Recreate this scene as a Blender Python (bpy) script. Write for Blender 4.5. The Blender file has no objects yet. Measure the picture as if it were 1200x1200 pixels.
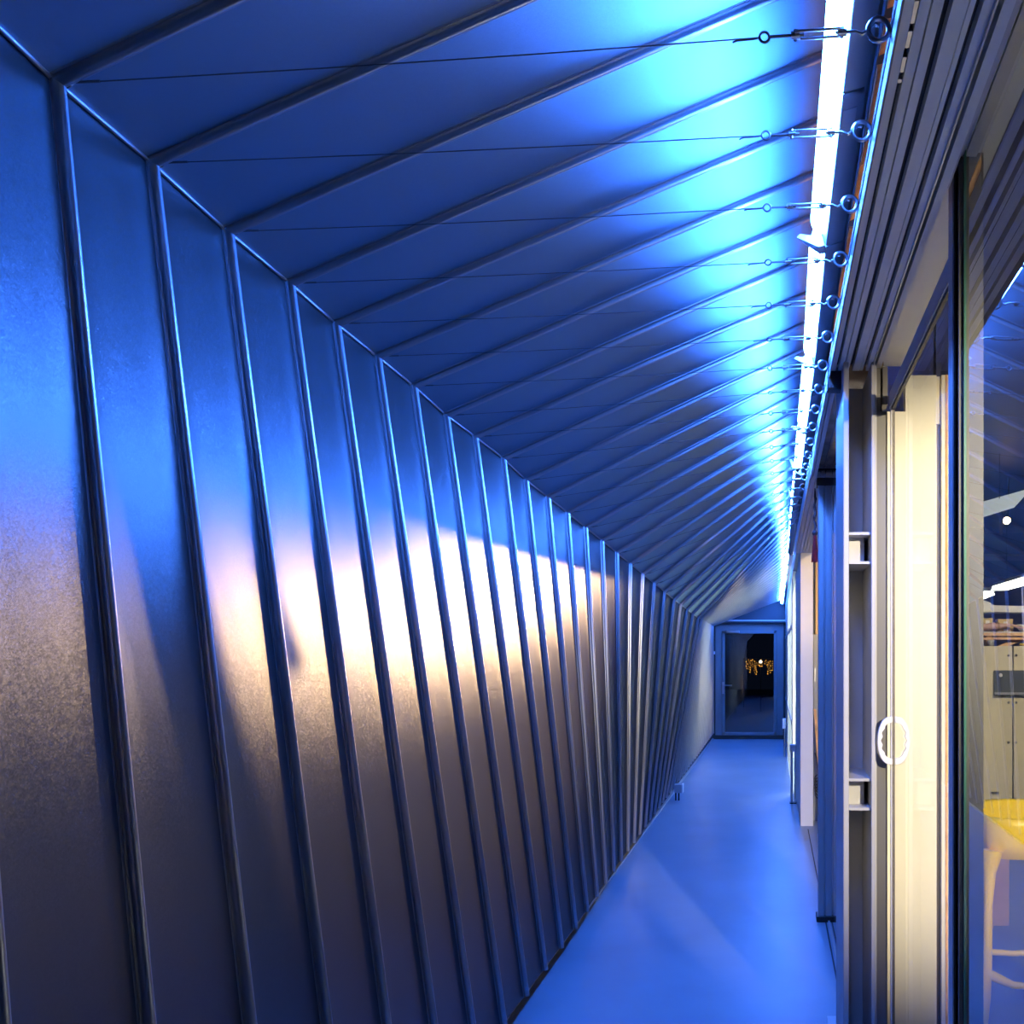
import bpy, math, random
from mathutils import Vector, Matrix
random.seed(7)
sc = bpy.context.scene
CAM_Z = 1.57

# ------------------------------------------------------------------ camera, world, exposure
cd = bpy.data.cameras.new('camera')
cam = bpy.data.objects.new('camera', cd)
sc.collection.objects.link(cam)
cam.location = (0, 0, CAM_Z)
cam.rotation_euler = (math.pi/2, 0, 0)
cd.sensor_width = 36.0
cd.lens = 30.0
cd.shift_x = -308/1200
cd.shift_y = 168/1200
cd.clip_start = 0.02
cd.clip_end = 200
sc.camera = cam
world = bpy.data.worlds.new('night')
sc.world = world
world.use_nodes = True
bg = world.node_tree.nodes['Background']
bg.inputs[0].default_value = (0.10, 0.16, 0.40, 1)
bg.inputs[1].default_value = 0.02
sc.view_settings.view_transform = 'Standard'
sc.view_settings.look = 'None'
sc.view_settings.gamma = 1
sc.view_settings.use_curve_mapping = False
sc.view_settings.exposure = 0.0
sc.cycles.max_bounces = 10
sc.cycles.transparent_max_bounces = 16
sc.cycles.sample_clamp_indirect = 6.0
sc.cycles.blur_glossy = 0.5

# light strengths of the lamps built below, added fill spots included
BLUE = (0.046, 0.192, 1.0)
TUBE_E = 260.0
WARM = (1.0, 0.62, 0.33)
SPOT_E = 60.0
SPOT_W = 4600.0
FILL = (1.0, 0.83, 0.58)
FILL_E = 40.0
FILL_SPOT_W = 1900.0  # added unseen spots: this and the three strengths below
TABLE_W = 800.0
BENCH_W = 560.0
PIER_W = 170.0

# ------------------------------------------------------------------ materials
def mat(name, color=(.5, .5, .5), rough=.5, metal=0.0, spec=.5, emit=None, es=0.0, bump=None, var=None, coat=0.0):
    m = bpy.data.materials.new(name)
    m.use_nodes = True
    nt = m.node_tree
    b = nt.nodes['Principled BSDF']
    b.inputs['Base Color'].default_value = (*color, 1)
    b.inputs['Roughness'].default_value = rough
    b.inputs['Metallic'].default_value = metal
    b.inputs['Specular IOR Level'].default_value = spec
    b.inputs['Coat Weight'].default_value = coat
    if emit:
        b.inputs['Emission Color'].default_value = (*emit, 1)
        b.inputs['Emission Strength'].default_value = es
    tc = nt.nodes.new('ShaderNodeTexCoord')
    if var:   # (scale, amount): mottled colour
        n = nt.nodes.new('ShaderNodeTexNoise'); n.inputs['Scale'].default_value = var[0]; n.inputs['Detail'].default_value = 5
        r = nt.nodes.new('ShaderNodeMapRange'); r.inputs['From Min'].default_value = .3; r.inputs['From Max'].default_value = .7
        r.inputs['To Min'].default_value = 1-var[1]; r.inputs['To Max'].default_value = 1+var[1]
        mx = nt.nodes.new('ShaderNodeVectorMath'); mx.operation = 'SCALE'; mx.inputs[0].default_value = color
        nt.links.new(tc.outputs['Object'], n.inputs['Vector']); nt.links.new(n.outputs['Fac'], r.inputs['Value'])
        nt.links.new(r.outputs['Result'], mx.inputs['Scale']); nt.links.new(mx.outputs['Vector'], b.inputs['Base Color'])
    if bump:  # (scale, strength)
        n = nt.nodes.new('ShaderNodeTexNoise'); n.inputs['Scale'].default_value = bump[0]; n.inputs['Detail'].default_value = 3
        bp = nt.nodes.new('ShaderNodeBump'); bp.inputs['Strength'].default_value = bump[1]; bp.inputs['Distance'].default_value = .004
        nt.links.new(tc.outputs['Object'], n.inputs['Vector']); nt.links.new(n.outputs['Fac'], bp.inputs['Height'])
        nt.links.new(bp.outputs['Normal'], b.inputs['Normal'])
    return m

def zinc(name, rough, spangle, base=(.42, .43, .44), haze=None):
    """galvanised sheet: crystal spangle from two voronoi sizes, slow mottling in colour and gloss"""
    m = mat(name, base, rough, 1.0)
    nt = m.node_tree; nt.nodes.remove(nt.nodes['Principled BSDF'])
    b = nt.nodes.new('ShaderNodeBsdfAnisotropic'); b.distribution = 'BECKMANN'
    b.inputs['Color'].default_value = (*base, 1); b.inputs['Roughness'].default_value = rough
    if haze:      # dull oxide film: a second, much wider lobe
        h = nt.nodes.new('ShaderNodeBsdfAnisotropic'); h.distribution = 'GGX'
        h.inputs['Color'].default_value = (*haze, 1); h.inputs['Roughness'].default_value = .68
        mh = nt.nodes.new('ShaderNodeMixShader'); mh.inputs[0].default_value = .17
        nt.links.new(b.outputs[0], mh.inputs[1]); nt.links.new(h.outputs[0], mh.inputs[2])
        nt.links.new(mh.outputs[0], nt.nodes['Material Output'].inputs['Surface'])
    else:
        nt.links.new(b.outputs[0], nt.nodes['Material Output'].inputs['Surface'])
    tc = nt.nodes['Texture Coordinate']
    v = nt.nodes.new('ShaderNodeTexVoronoi'); v.inputs['Scale'].default_value = 420
    v2 = nt.nodes.new('ShaderNodeTexVoronoi'); v2.inputs['Scale'].default_value = 130
    nt.links.new(tc.outputs['Object'], v.inputs['Vector']); nt.links.new(tc.outputs['Object'], v2.inputs['Vector'])
    def centred(node):
        s = nt.nodes.new('ShaderNodeVectorMath'); s.operation = 'SUBTRACT'; s.inputs[1].default_value = (.5, .5, .5)
        nt.links.new(node.outputs['Color'], s.inputs[0]); return s
    a1 = centred(v); a2 = centred(v2)
    k1 = nt.nodes.new('ShaderNodeVectorMath'); k1.operation = 'SCALE'; k1.inputs['Scale'].default_value = spangle
    k2 = nt.nodes.new('ShaderNodeVectorMath'); k2.operation = 'SCALE'; k2.inputs['Scale'].default_value = spangle*.35
    nt.links.new(a1.outputs[0], k1.inputs[0]); nt.links.new(a2.outputs[0], k2.inputs[0])
    g = nt.nodes.new('ShaderNodeNewGeometry')
    s1 = nt.nodes.new('ShaderNodeVectorMath'); s1.operation = 'ADD'
    s2 = nt.nodes.new('ShaderNodeVectorMath'); s2.operation = 'ADD'
    nn = nt.nodes.new('ShaderNodeVectorMath'); nn.operation = 'NORMALIZE'
    nt.links.new(g.outputs['Normal'], s1.inputs[0]); nt.links.new(k1.outputs[0], s1.inputs[1])
    nt.links.new(s1.outputs[0], s2.inputs[0]); nt.links.new(k2.outputs[0], s2.inputs[1])
    nt.links.new(s2.outputs[0], nn.inputs[0]); nt.links.new(nn.outputs[0], b.inputs['Normal'])
    return m

def glass_mat(name, tint=(.93, .97, .95), refl=1.0):
    m = bpy.data.materials.new(name); m.use_nodes = True
    nt = m.node_tree; nt.nodes.remove(nt.nodes['Principled BSDF'])
    out = nt.nodes['Material Output']
    t = nt.nodes.new('ShaderNodeBsdfTransparent'); t.inputs[0].default_value = (*tint, 1)
    g = nt.nodes.new('ShaderNodeBsdfGlossy'); g.inputs['Roughness'].default_value = 0.0; g.inputs['Color'].default_value = (1, 1, 1, 1)
    def math_(op, x, y=None):
        n = nt.nodes.new('ShaderNodeMath'); n.operation = op
        for i, q in enumerate((x, y)):
            if q is None: continue
            if isinstance(q, (int, float)): n.inputs[i].default_value = q
            else: nt.links.new(q, n.inputs[i])
        return n.outputs[0]
    ge = nt.nodes.new('ShaderNodeNewGeometry')
    dt = nt.nodes.new('ShaderNodeVectorMath'); dt.operation = 'DOT_PRODUCT'
    nt.links.new(ge.outputs['Normal'], dt.inputs[0]); nt.links.new(ge.outputs['Incoming'], dt.inputs[1])
    c = math_('SUBTRACT', 1.0, math_('ABSOLUTE', dt.outputs['Value']))
    fr = math_('ADD', math_('MULTIPLY', math_('POWER', c, 5.0), .957), .043)     # Schlick, one surface
    f2 = math_('DIVIDE', math_('MULTIPLY', fr, 2.0), math_('ADD', fr, 1.0))
    f2 = math_('MULTIPLY', f2, refl)      # both surfaces of the sheet
    mx = nt.nodes.new('ShaderNodeMixShader')
    nt.links.new(f2, mx.inputs[0]); nt.links.new(t.outputs[0], mx.inputs[1]); nt.links.new(g.outputs[0], mx.inputs[2])
    nt.links.new(mx.outputs[0], out.inputs['Surface'])
    return m

M = {}
M['zinc_wall'] = zinc('galvanised_wall_sheet', .33, .08, (.105, .108, .112), (.19, .195, .20))  # same sheet as the ceiling, darkened to hold down reflected lamp light
M['zinc_ceiling'] = zinc('galvanised_ceiling_sheet', .52, .05, (.30, .43, .53))  # blue of the tube light partly put into the base colour
M['zinc_seam'] = mat('galvanised_seam', (.42, .43, .45), .32, 1.0, bump=(160, .03))
M['epoxy'] = mat('grey_epoxy_floor', (.20, .26, .315), .36, 0, .5, var=(1.6, .10), bump=(2.2, .04))
M['alu'] = mat('mill_aluminium', (.50, .50, .50), .42, .65, bump=(60, .05), var=(2.0, .06))
M['post_grey'] = mat('taupe_post_finish', (.135, .13, .12), .45, 0, .5, var=(2.0, .06))
M['alu_grey'] = mat('grey_anodised_track', (.72, .72, .72), .5, 0, var=(1.5, .08))
M['steel_paint'] = mat('grey_painted_steel', (.46, .46, .47), .42, 0, .5, var=(5, .06))
M['dark'] = mat('dark_gap', (.012, .012, .014), .6)
M['frame_paint'] = mat('dark_grey_frame_paint', (.16, .165, .17), .4, 0, .5, var=(4, .06))
M['dark_sheet'] = mat('dark_gable_sheet', (.03, .033, .04), .5, .2)
M['rubber'] = mat('black_rubber_gasket', (.02, .018, .016), .5)
M['brown_rubber'] = mat('brown_edge_seal', (.07, .05, .035), .5)
M['white_paint'] = mat('white_painted_board', (.80, .79, .76), .5, var=(3, .04))
M['cream'] = mat('cream_board', (.86, .82, .68), .45, var=(2, .03))
M['glass'] = glass_mat('clear_glass')
M['coated_glass'] = glass_mat('anti_reflection_glass', (.95, .97, .96), .3)
M['door_glass'] = glass_mat('door_glass', (.80, .84, .86))
M['glass_edge'] = mat('green_glass_edge', (.10, .28, .20), .2)
M['tube'] = mat('lit_blue_tube', (.8, .8, .8), .4, emit=BLUE, es=TUBE_E)
M['housing'] = mat('blue_grey_lamp_housing', (.42, .43, .45), .38, .2)
M['galv_hw'] = mat('zinc_plated_hardware', (.42, .43, .45), .28, 1.0)
M['wire'] = mat('steel_wire', (.16, .17, .18), .4, .8)
M['label'] = mat('pale_sticker', (.62, .63, .64), .5)
M['timber'] = mat('raw_timber', (.85, .48, .20), .7, var=(14, .3), bump=(40, .5))  # orange raised to carry the warm light on the slivers
M['soffit'] = mat('brown_varnished_soffit', (.30, .20, .13), .25, 0, .6, var=(9, .3))
M['ply'] = mat('birch_plywood', (.72, .66, .46), .5, var=(4, .07))
M['pine'] = mat('pine_frame', (.80, .50, .26), .55, var=(12, .2))
M['red'] = mat('dark_red_silk', (.34, .012, .012), .7, var=(60, .3))
M['cord'] = mat('dark_cord', (.06, .03, .03), .7)
M['yellow'] = mat('yellow_plastic', (.86, .60, .02), .38)
M['smoke'] = mat('smoked_plastic', (.10, .115, .12), .22)
M['navy'] = mat('dark_blue_lining', (.05, .055, .10), .5, var=(1.2, .2))
M['purple_wall'] = mat('lilac_plaster', (.26, .22, .32), .7, var=(.7, .2))
M['cardboard'] = mat('cardboard', (.42, .27, .15), .8, var=(6, .1))
M['tan'] = mat('tan_card', (.72, .55, .22), .7, var=(8, .1))
M['clay'] = mat('pink_clay', (.66, .42, .34), .55)
M['white'] = mat('white_plastic', (.82, .82, .80), .4)
M['grey'] = mat('grey_plastic', (.35, .36, .37), .45)
M['black'] = mat('black_plastic', (.015, .015, .017), .5)
M['amber_wall'] = mat('amber_board', (.80, .56, .30), .6, var=(3, .06))
M['spot'] = mat('warm_spot_bulb', (1, .9, .8), .3, emit=WARM, es=SPOT_E)
M['work'] = mat('warm_work_tube', (1, 1, 1), .4, emit=FILL, es=FILL_E)  # lit face of the added unseen spots
M['far_work'] = mat('cool_work_tube', (1, 1, 1), .4, emit=(.86, 1.0, .96), es=270)
M['trough'] = mat('cool_trough_tube', (1, 1, 1), .4, emit=(1.0, .97, .85), es=9)
M['panel_glow'] = mat('pale_light_panel', (.8, .8, .8), .4, emit=(.82, .86, .78), es=.75)  # faint glow in place of light falling on the sheet
M['fairy'] = mat('amber_fairy_bulb', (1, .6, .2), .4, emit=(1.0, .40, .04), es=5)
M['globe'] = mat('white_globe', (1, 1, 1), .4, emit=(1.0, .9, .7), es=4)
M['rope'] = mat('warm_rope_light', (1, .8, .5), .4, emit=(1.0, .52, .22), es=9)  # glow of the strip added in the slot
M['yard'] = mat('night_paving', (.015, .015, .018), .7)
def translucent(name, col):
    m = bpy.data.materials.new(name); m.use_nodes = True
    nt = m.node_tree; nt.nodes.remove(nt.nodes['Principled BSDF'])
    t = nt.nodes.new('ShaderNodeBsdfTranslucent'); t.inputs[0].default_value = (*col, 1)
    d = nt.nodes.new('ShaderNodeBsdfDiffuse'); d.inputs[0].default_value = (*col, 1)
    mx = nt.nodes.new('ShaderNodeMixShader'); mx.inputs[0].default_value = .3
    nt.links.new(t.outputs[0], mx.inputs[1]); nt.links.new(d.outputs[0], mx.inputs[2])
    nt.links.new(mx.outputs[0], nt.nodes['Material Output'].inputs['Surface'])
    return m
M['frosted'] = translucent('white_frosted_sheet', (.9, .9, .88))

# ------------------------------------------------------------------ mesh helpers (x right, d depth, h height over the lens)
def P(x, d, h): return Vector((x, d, CAM_Z+h))

class MB:
    def __init__(s): s.v = []; s.f = []; s.smooth = []
    def add(s, vs, fs, smooth=False):
        n = len(s.v); s.v += [tuple(v) for v in vs]
        for f in fs: s.f.append(tuple(i+n for i in f)); s.smooth.append(smooth)
        return s
    def hexa(s, c):   # 8 corners: bottom ring 0-3, top ring 4-7
        return s.add(c, [(3,2,1,0),(4,5,6,7),(0,1,5,4),(1,2,6,5),(2,3,7,6),(3,0,4,7)])
    def box(s, x0, x1, d0, d1, h0, h1, ch=0.0):
        """box in x,d,h; with ch>0 its vertical long edges are chamfered"""
        if ch <= 0:
            return s.hexa([P(x0,d0,h0),P(x1,d0,h0),P(x1,d1,h0),P(x0,d1,h0),P(x0,d0,h1),P(x1,d0,h1),P(x1,d1,h1),P(x0,d1,h1)])
        pts = [(x0+ch,d0),(x1-ch,d0),(x1,d0+ch),(x1,d1-ch),(x1-ch,d1),(x0+ch,d1),(x0,d1-ch),(x0,d0+ch)]
        return s.prism_z(pts, h0, h1)
    def prism_z(s, pts, h0, h1):
        n = len(pts)
        vs = [P(x,d,h0) for x,d in pts]+[P(x,d,h1) for x,d in pts]
        return s.add(vs, [tuple(range(n-1,-1,-1)), tuple(range(n,2*n))]+[(i,(i+1)%n,n+(i+1)%n,n+i) for i in range(n)])
    def loft(s, rings, caps=True, smooth=False):
        n = len(rings[0]); vs = [p for r in rings for p in r]; fs = []
        for a in range(len(rings)-1):
            for i in range(n):
                j = (i+1) % n
                fs.append((a*n+i, a*n+j, (a+1)*n+j, (a+1)*n+i))
        s.add(vs, fs, smooth)
        if caps:
            s.add(rings[0], [tuple(range(n-1,-1,-1))]); s.add(rings[-1], [tuple(range(n))])
        return s
    def tube(s, pts, r, n=8, caps=True):
        pts = [Vector(p) for p in pts]
        rr = r if isinstance(r, (list, tuple)) else [r]*len(pts)
        rings = []; up = None
        for i, p in enumerate(pts):
            t = (pts[min(i+1,len(pts)-1)]-pts[max(i-1,0)]).normalized()
            if up is None:
                up = Vector((0,0,1)) if abs(t.z) < .9 else Vector((1,0,0))
            a = up - t*up.dot(t)
            if a.length < 1e-5: a = Vector((0,1,0)) - t*t.y
            a.normalize(); b = t.cross(a); up = a
            rings.append([p+(a*math.cos(2*math.pi*k/n)+b*math.sin(2*math.pi*k/n))*rr[i] for k in range(n)])
        return s.loft(rings, caps, True)
    def lathe(s, c, prof, n=16, axis=(0,0,1)):
        """prof: (radius, offset along axis)"""
        ax = Vector(axis).normalized()
        a = ax.orthogonal().normalized(); b = ax.cross(a)
        rings = [[Vector(c)+ax*z+(a*math.cos(2*math.pi*k/n)+b*math.sin(2*math.pi*k/n))*max(r,1e-5) for k in range(n)] for r, z in prof]
        return s.loft(rings, True, True)
    def torus(s, c, R, r, axis, n=18, m=8, a0=0.0, a1=2*math.pi):
        ax = Vector(axis).normalized(); a = ax.orthogonal().normalized(); b = ax.cross(a)
        closed = abs(a1-a0-2*math.pi) < 1e-4
        rings = []
        for i in range(n+1):
            th = a0+(a1-a0)*i/n
            o = a*math.cos(th)+b*math.sin(th)
            rings.append([Vector(c)+o*R+(o*math.cos(2*math.pi*k/m)+ax*math.sin(2*math.pi*k/m))*r for k in range(m)])
        return s.loft(rings, not closed, True)
    def build(s, name, m, parent=None, bevel=0.0):
        me = bpy.data.meshes.new(name)
        me.from_pydata(s.v, [], s.f)
        me.polygons.foreach_set('use_smooth', s.smooth)
        me.materials.append(M[m] if isinstance(m, str) else m)
        me.update()
        o = bpy.data.objects.new(name, me)
        if parent is not None:
            o.parent = parent
            o.matrix_parent_inverse = Matrix.Translation(parent.location).inverted()
        sc.collection.objects.link(o)
        if bevel:
            b = o.modifiers.new('bevel', 'BEVEL'); b.width = bevel; b.segments = 2; b.limit_method = 'ANGLE'
        return o

def root(name, loc, label=None, cat=None, group=None, kind=None):
    o = bpy.data.objects.new(name, None); o.location = loc; o.empty_display_size = .05
    sc.collection.objects.link(o)
    return tag(o, label, cat, group, kind)
def tag(o, label=None, cat=None, group=None, kind=None):
    if label: o['label'] = label
    if cat: o['category'] = cat
    if group: o['group'] = group
    if kind: o['kind'] = kind
    return o
def lerp(t, x):
    if x <= t[0][0]:
        (x0,y0),(x1,y1) = t[0], t[1]
        return y0+(y1-y0)/(x1-x0)*(x-x0)
    for (x0,y0),(x1,y1) in zip(t, t[1:]):
        if x <= x1: return y0+(y1-y0)*(x-x0)/(x1-x0)
    return t[-1][1]

# ------------------------------------------------------------------ the folded metal shell, measured section by section
D0, DP, DEND = 1.5386, .2971, 16.0
KE = (DEND-D0)/DP                                   # 48.67 panels to the end door
T_XF = [(0,1.305),(1,1.351),(2,1.378),(3,1.392),(4,1.4126),(5,1.4196),(6,1.416),(7,1.404),(8,1.386),(9,1.351),(10,1.326),(12,1.2505),(15,1.119),(20,.892),(24,.789),(25,.785),(KE,1.168)]
T_HF = [(-6,1.02),(0,1.04),(1,1.0666),(5,1.066),(6,1.0547),(7,1.0239),(8,1.010),(9,.978),(10,.9335),(12,.861),(15,.727),(20,.495),(24,.387),(KE,.56)]
T_HR = [(-6,1.66),(6,1.66),(23,1.23),(24,1.205),(KE,1.0)]
T_XB = [(-6,1.066),(10,1.064),(15,1.091),(20,1.107),(KE,1.15)]
HB, XR = -1.445, .24
def section(k):
    xf, hf, hr, xb = lerp(T_XF,k), lerp(T_HF,k), lerp(T_HR,k), lerp(T_XB,k)
    B = Vector((-xb,0,HB)); F = Vector((-xf,0,hf)); R = Vector((XR,0,hr+(hr-hf)/xf*XR))
    return B, F, R
def dk(k): return D0+DP*k
def inward(a, b, side):     # unit normal of the section line a->b, towards the corridor
    t = (b-a).normalized(); n = Vector((t.z,0,-t.x))
    return n*side
def at(v, d): return Vector((v.x, d, CAM_Z+v.z))

wall_left = root('wall_left', (0,0,0), 'tall folded wall of galvanised steel panels with standing seams', None, None, 'structure')
ceiling = root('ceiling', (0,0,0), 'sloping ceiling of galvanised steel panels with standing seams under blue light', None, None, 'structure')
K0 = -5
ks = list(range(K0, int(KE)+1))+[KE]
ACROSS = [(0,.0035),(.06,.0030),(.12,.0008),(.3,0),(.7,0),(.88,.0008),(.94,.0030),(1,.0035)]
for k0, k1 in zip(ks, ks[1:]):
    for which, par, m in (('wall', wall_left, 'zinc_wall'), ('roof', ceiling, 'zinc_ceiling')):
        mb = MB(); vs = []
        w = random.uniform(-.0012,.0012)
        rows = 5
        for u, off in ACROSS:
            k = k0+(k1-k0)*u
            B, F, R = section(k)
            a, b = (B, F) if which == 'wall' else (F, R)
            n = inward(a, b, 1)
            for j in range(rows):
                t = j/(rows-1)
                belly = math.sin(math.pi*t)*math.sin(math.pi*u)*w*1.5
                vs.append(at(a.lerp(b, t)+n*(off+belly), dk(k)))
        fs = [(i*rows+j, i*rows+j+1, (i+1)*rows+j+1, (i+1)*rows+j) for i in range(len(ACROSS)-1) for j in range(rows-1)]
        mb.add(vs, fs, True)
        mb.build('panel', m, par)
FLANGE = [(-.0165,.001),(-.0155,.0045),(-.0105,.005),(.0085,.005),(.0115,.005),(.0140,.0095),(.0172,.0095),(.0185,.001)]
ROLL = [(-.001-.0098*math.cos(math.pi*i/10), .004+.0215*math.sin(math.pi*i/10)**.8) for i in range(11)]
for k in ks[:-1]:
    B, F, R = section(k)
    n1, n2 = inward(B, F, 1), inward(F, R, 1)
    mit = (n1+n2).normalized(); mit = mit/mit.dot(n1)
    d = dk(k)
    mb = MB()
    for q, sm in ((FLANGE, False), (ROLL, True)): mb.loft([[at(B+n1*v, d+u) for u, v in q], [at(F+mit*v, d+u) for u, v in q]], True, sm)
    mb.build('seam', 'zinc_seam', wall_left)
    mb = MB()
    for q, sm in ((FLANGE, False), (ROLL, True)): mb.loft([[at(F+mit*v, d+u) for u, v in q], [at(R+n2*v, d+u) for u, v in q]], True, sm)
    mb.build('seam', 'zinc_seam', ceiling)
# thin folded bead along the crease between wall and ceiling
mb = MB(); rings = []
for k in ks:
    B, F, R = section(k); n1, n2 = inward(B,F,1), inward(F,R,1); c = at(F+(n1+n2)*.003, dk(k))
    rings.append([c+Vector((math.cos(a)*.006,0,math.sin(a)*.006)) for a in (0,1.57,3.14,4.71)])
mb.loft(rings, True, True); mb.build('crease_bead', 'zinc_seam', wall_left)

# floor slab, base recess
f = MB().box(-1.30, 6.2, -2.0, 17.4, -CAM_Z-.12, -CAM_Z).build('floor', 'epoxy')
tag(f, 'glossy grey resin floor reflecting blue light', None, None, 'structure')
MB().box(.296, .304, -2.0, 7.7, -CAM_Z, -CAM_Z+.0025).build('expansion_joint', 'dark', f)
b = MB().box(-1.19, -1.172, -1.5, 16.0, -CAM_Z+.001, -CAM_Z+.17).build('baseboard_left', 'rubber')
tag(b, 'dark recessed base strip under the metal wall', None, None, 'structure')
MB().box(-1.172, -1.150, -1.5, 16.0, -CAM_Z+.001, -CAM_Z+.016).build('edge_strip', 'alu', b)

# end wall with its gable, and the glazed door
wall_end = root('wall_end', (0,16.1,0), 'end wall with a dark metal gable over the glazed door', None, None, 'structure')
B, F, R = section(KE)
mb = MB()
poly = [(-1.168,.56),(R.x,R.z),(.26,R.z-.01),(.26,.60),(-1.17,.60)]
mb.add([P(x,16.02,h) for x,h in poly]+[P(x,16.10,h) for x,h in poly],
       [(0,1,2,3,4),(9,8,7,6,5)]+[(i,(i+1)%5,5+(i+1)%5,5+i) for i in range(5)])
mb.build('gable', 'dark_sheet', wall_end)
MB().box(-1.20, .21, 15.88, 16.02, .60, .635).build('lintel', 'dark', wall_end)
MB().box(-1.20, .21, 15.86, 15.99, .635, .66).build('lintel_flashing', 'steel_paint', wall_end)
MB().box(-1.30, -1.115, 16.0, 16.1, -CAM_Z, .62).build('left_reveal', 'rubber', wall_end)
MB().box(.165, .30, 16.0, 16.1, -CAM_Z, .62).build('right_reveal', 'rubber', wall_end)
MB().box(-1.115, .165, 15.98, 16.12, -CAM_Z, -CAM_Z+.075).build('threshold', 'rubber', wall_end)
MB().box(-1.155, -1.117, 15.93, 15.975, .02, .075).build('alarm_contact', 'white', wall_end)
door = root('door_1', (-.47,16.0,CAM_Z-1.49), 'glazed metal door at the far end of the corridor', None, None, 'structure')
zb = -CAM_Z+.075
fr = MB().box(-1.115,-.985,15.99,16.08,zb-.06,.54,.008).box(.03,.165,15.99,16.08,zb-.06,.54,.008).box(-1.115,.165,15.985,16.08,.46,.595)
fr.build('frame', 'frame_paint', door, .006)
lf = MB().box(-.985,-.935,15.965,16.03,zb,.46).box(-.02,.03,15.965,16.03,zb,.46).box(-.985,.03,15.965,16.03,.41,.46).box(-.985,.03,15.965,16.03,zb,zb+.055)
leaf = lf.build('door_leaf', 'frame_paint', door, .005)
MB().box(-.935,-.02,15.99,16.0,zb+.055,.41).build('glass_pane', 'door_glass', door)
h = MB().tube([P(-.96,15.965,-.56),P(-.96,15.91,-.56),P(-.955,15.905,-.56),P(-.80,15.905,-.56)], .012, 8)
h.box(-.985,-.945,15.955,15.966,-.72,-.50); h.build('handle', 'galv_hw', door)
MB().box(-.90,-.66,15.90,15.965,.42,.47).build('door_closer', 'galv_hw', door, .006)

# yard outside, with the strings of amber lights seen through the door
y = MB().box(-8, 8, 16.13, 40, -CAM_Z-.2, -CAM_Z-.02).build('ground', 'yard'); tag(y, 'dark paving outside the end door', None, None, 'structure')
fl = root('fairy_light_curtain', P(-.5,26,.1), 'curtain of amber fairy lights outside, seen through the end door', 'string lights')
mb = MB(); wb = MB()
for i in range(14):
    x = -.86+i*.060
    n = random.randint(2, 6); top = random.uniform(-.12,-.24)
    wb.tube([P(x,26,-.1),P(x,26,top-.07*n)], .003, 4)
    for j in range(n):
        c = P(x+random.uniform(-.02,.02), 26+random.uniform(-.2,.2), top-.068*j)
        r = random.choice((.007,.009,.013))
        mb.lathe(c, [(0,-r),(r*.8,-r*.6),(r,0),(r*.8,r*.6),(0,r)], 6)
wb.tube([P(-.95,26,-.1),P(0,26,-.09)], .005, 5)
for x in (-.95, 0): MB().tube([P(x,26,-.09),P(x,26,-CAM_Z-.02)], .012, 6).build('pole', 'black', fl)
wb.build('cable', 'black', fl); o = mb.build('bulb', 'fairy', fl); o['kind'] = 'stuff'
for i, (x, h, d, lab) in enumerate(((-.40,-.18,24,'white globe lamp outside on a thin stem, above the amber fairy lights'),(.068,-.19,24,'white globe lamp outside, beside the right stile of the end door'))):
    g = root('globe_lamp', P(x,d,h), lab, 'lamp', 'globe lamps outside')
    MB().lathe(P(x,d,h), [(0,-.045),(.026,-.037),(.042,-.014),(.042,.014),(.026,.037),(.012,.045)], 14).build('globe', 'globe', g)
    MB().lathe(P(x,d,h-.045), [(.014,.004),(.016,-.03),(.008,-.05),(.008,-CAM_Z-h+.025)], 8).build('stem', 'black', g)

# ------------------------------------------------------------------ right side: upper wall, head tracks
wr = root('wall_right', (.3,0,0), 'right side wall above the sliding doors', None, None, 'structure')
mb = MB()
kk = [i for i in ks if i % 3 == 0 or i in (K0, 6, 23, 24, KE)]
lo = []; hi = []
for k in kk:
    B, F, R = section(k); hr, hf, xf = lerp(T_HR,k), lerp(T_HF,k), lerp(T_XF,k)
    hi.append(at(Vector((.262,0,hr+(hr-hf)/xf*.262+.03)), dk(k)))
    lo.append(P(.262, dk(k), min(1.53, hr+(hr-hf)/xf*.22-.12)))
n = len(kk)
mb.add(lo+hi, [(i,i+1,n+i+1,n+i) for i in range(n-1)])
mb.build('sheet', 'dark_sheet', wr)
MB().box(.30,.32,-1.5,8.0,1.155,1.40).build('back_board', 'dark', wr)
# ragged sliver of timber in the gap behind the lamps, standing in for a warm light leak
d = .9
while d < 8.0:
    L = random.uniform(.10,.34)
    hh = 1.455 + random.uniform(-.008,.008)
    w = random.uniform(.006,.013)
    mb = MB()
    mb.hexa([P(.252,d,hh-w),P(.275,d,hh-w+.01),P(.275,d+L,hh-w*random.uniform(.6,1)+.01),P(.252,d+L,hh-w*random.uniform(.5,1)),
             P(.252,d,hh+w*.6),P(.275,d,hh+w),P(.275,d+L,hh+w),P(.252,d+L,hh+w*.5)])
    mb.build('timber_sliver', 'timber', wr)
    d += L+random.uniform(.008,.06)

rl = root('rope_light', P(.34,4,1.385), 'warm rope light hidden in the slot above the head rail', 'light')
MB().tube([P(.34,.8,1.385),P(.34,4.5,1.385),P(.34,8.0,1.385)], .006, 6).build('tube', 'rope', rl)  # added hidden strip that lights the timber slivers
MB().box(.335,.345,.8,8.0,1.37,1.379).build('clip_rail', 'dark', rl)
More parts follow.
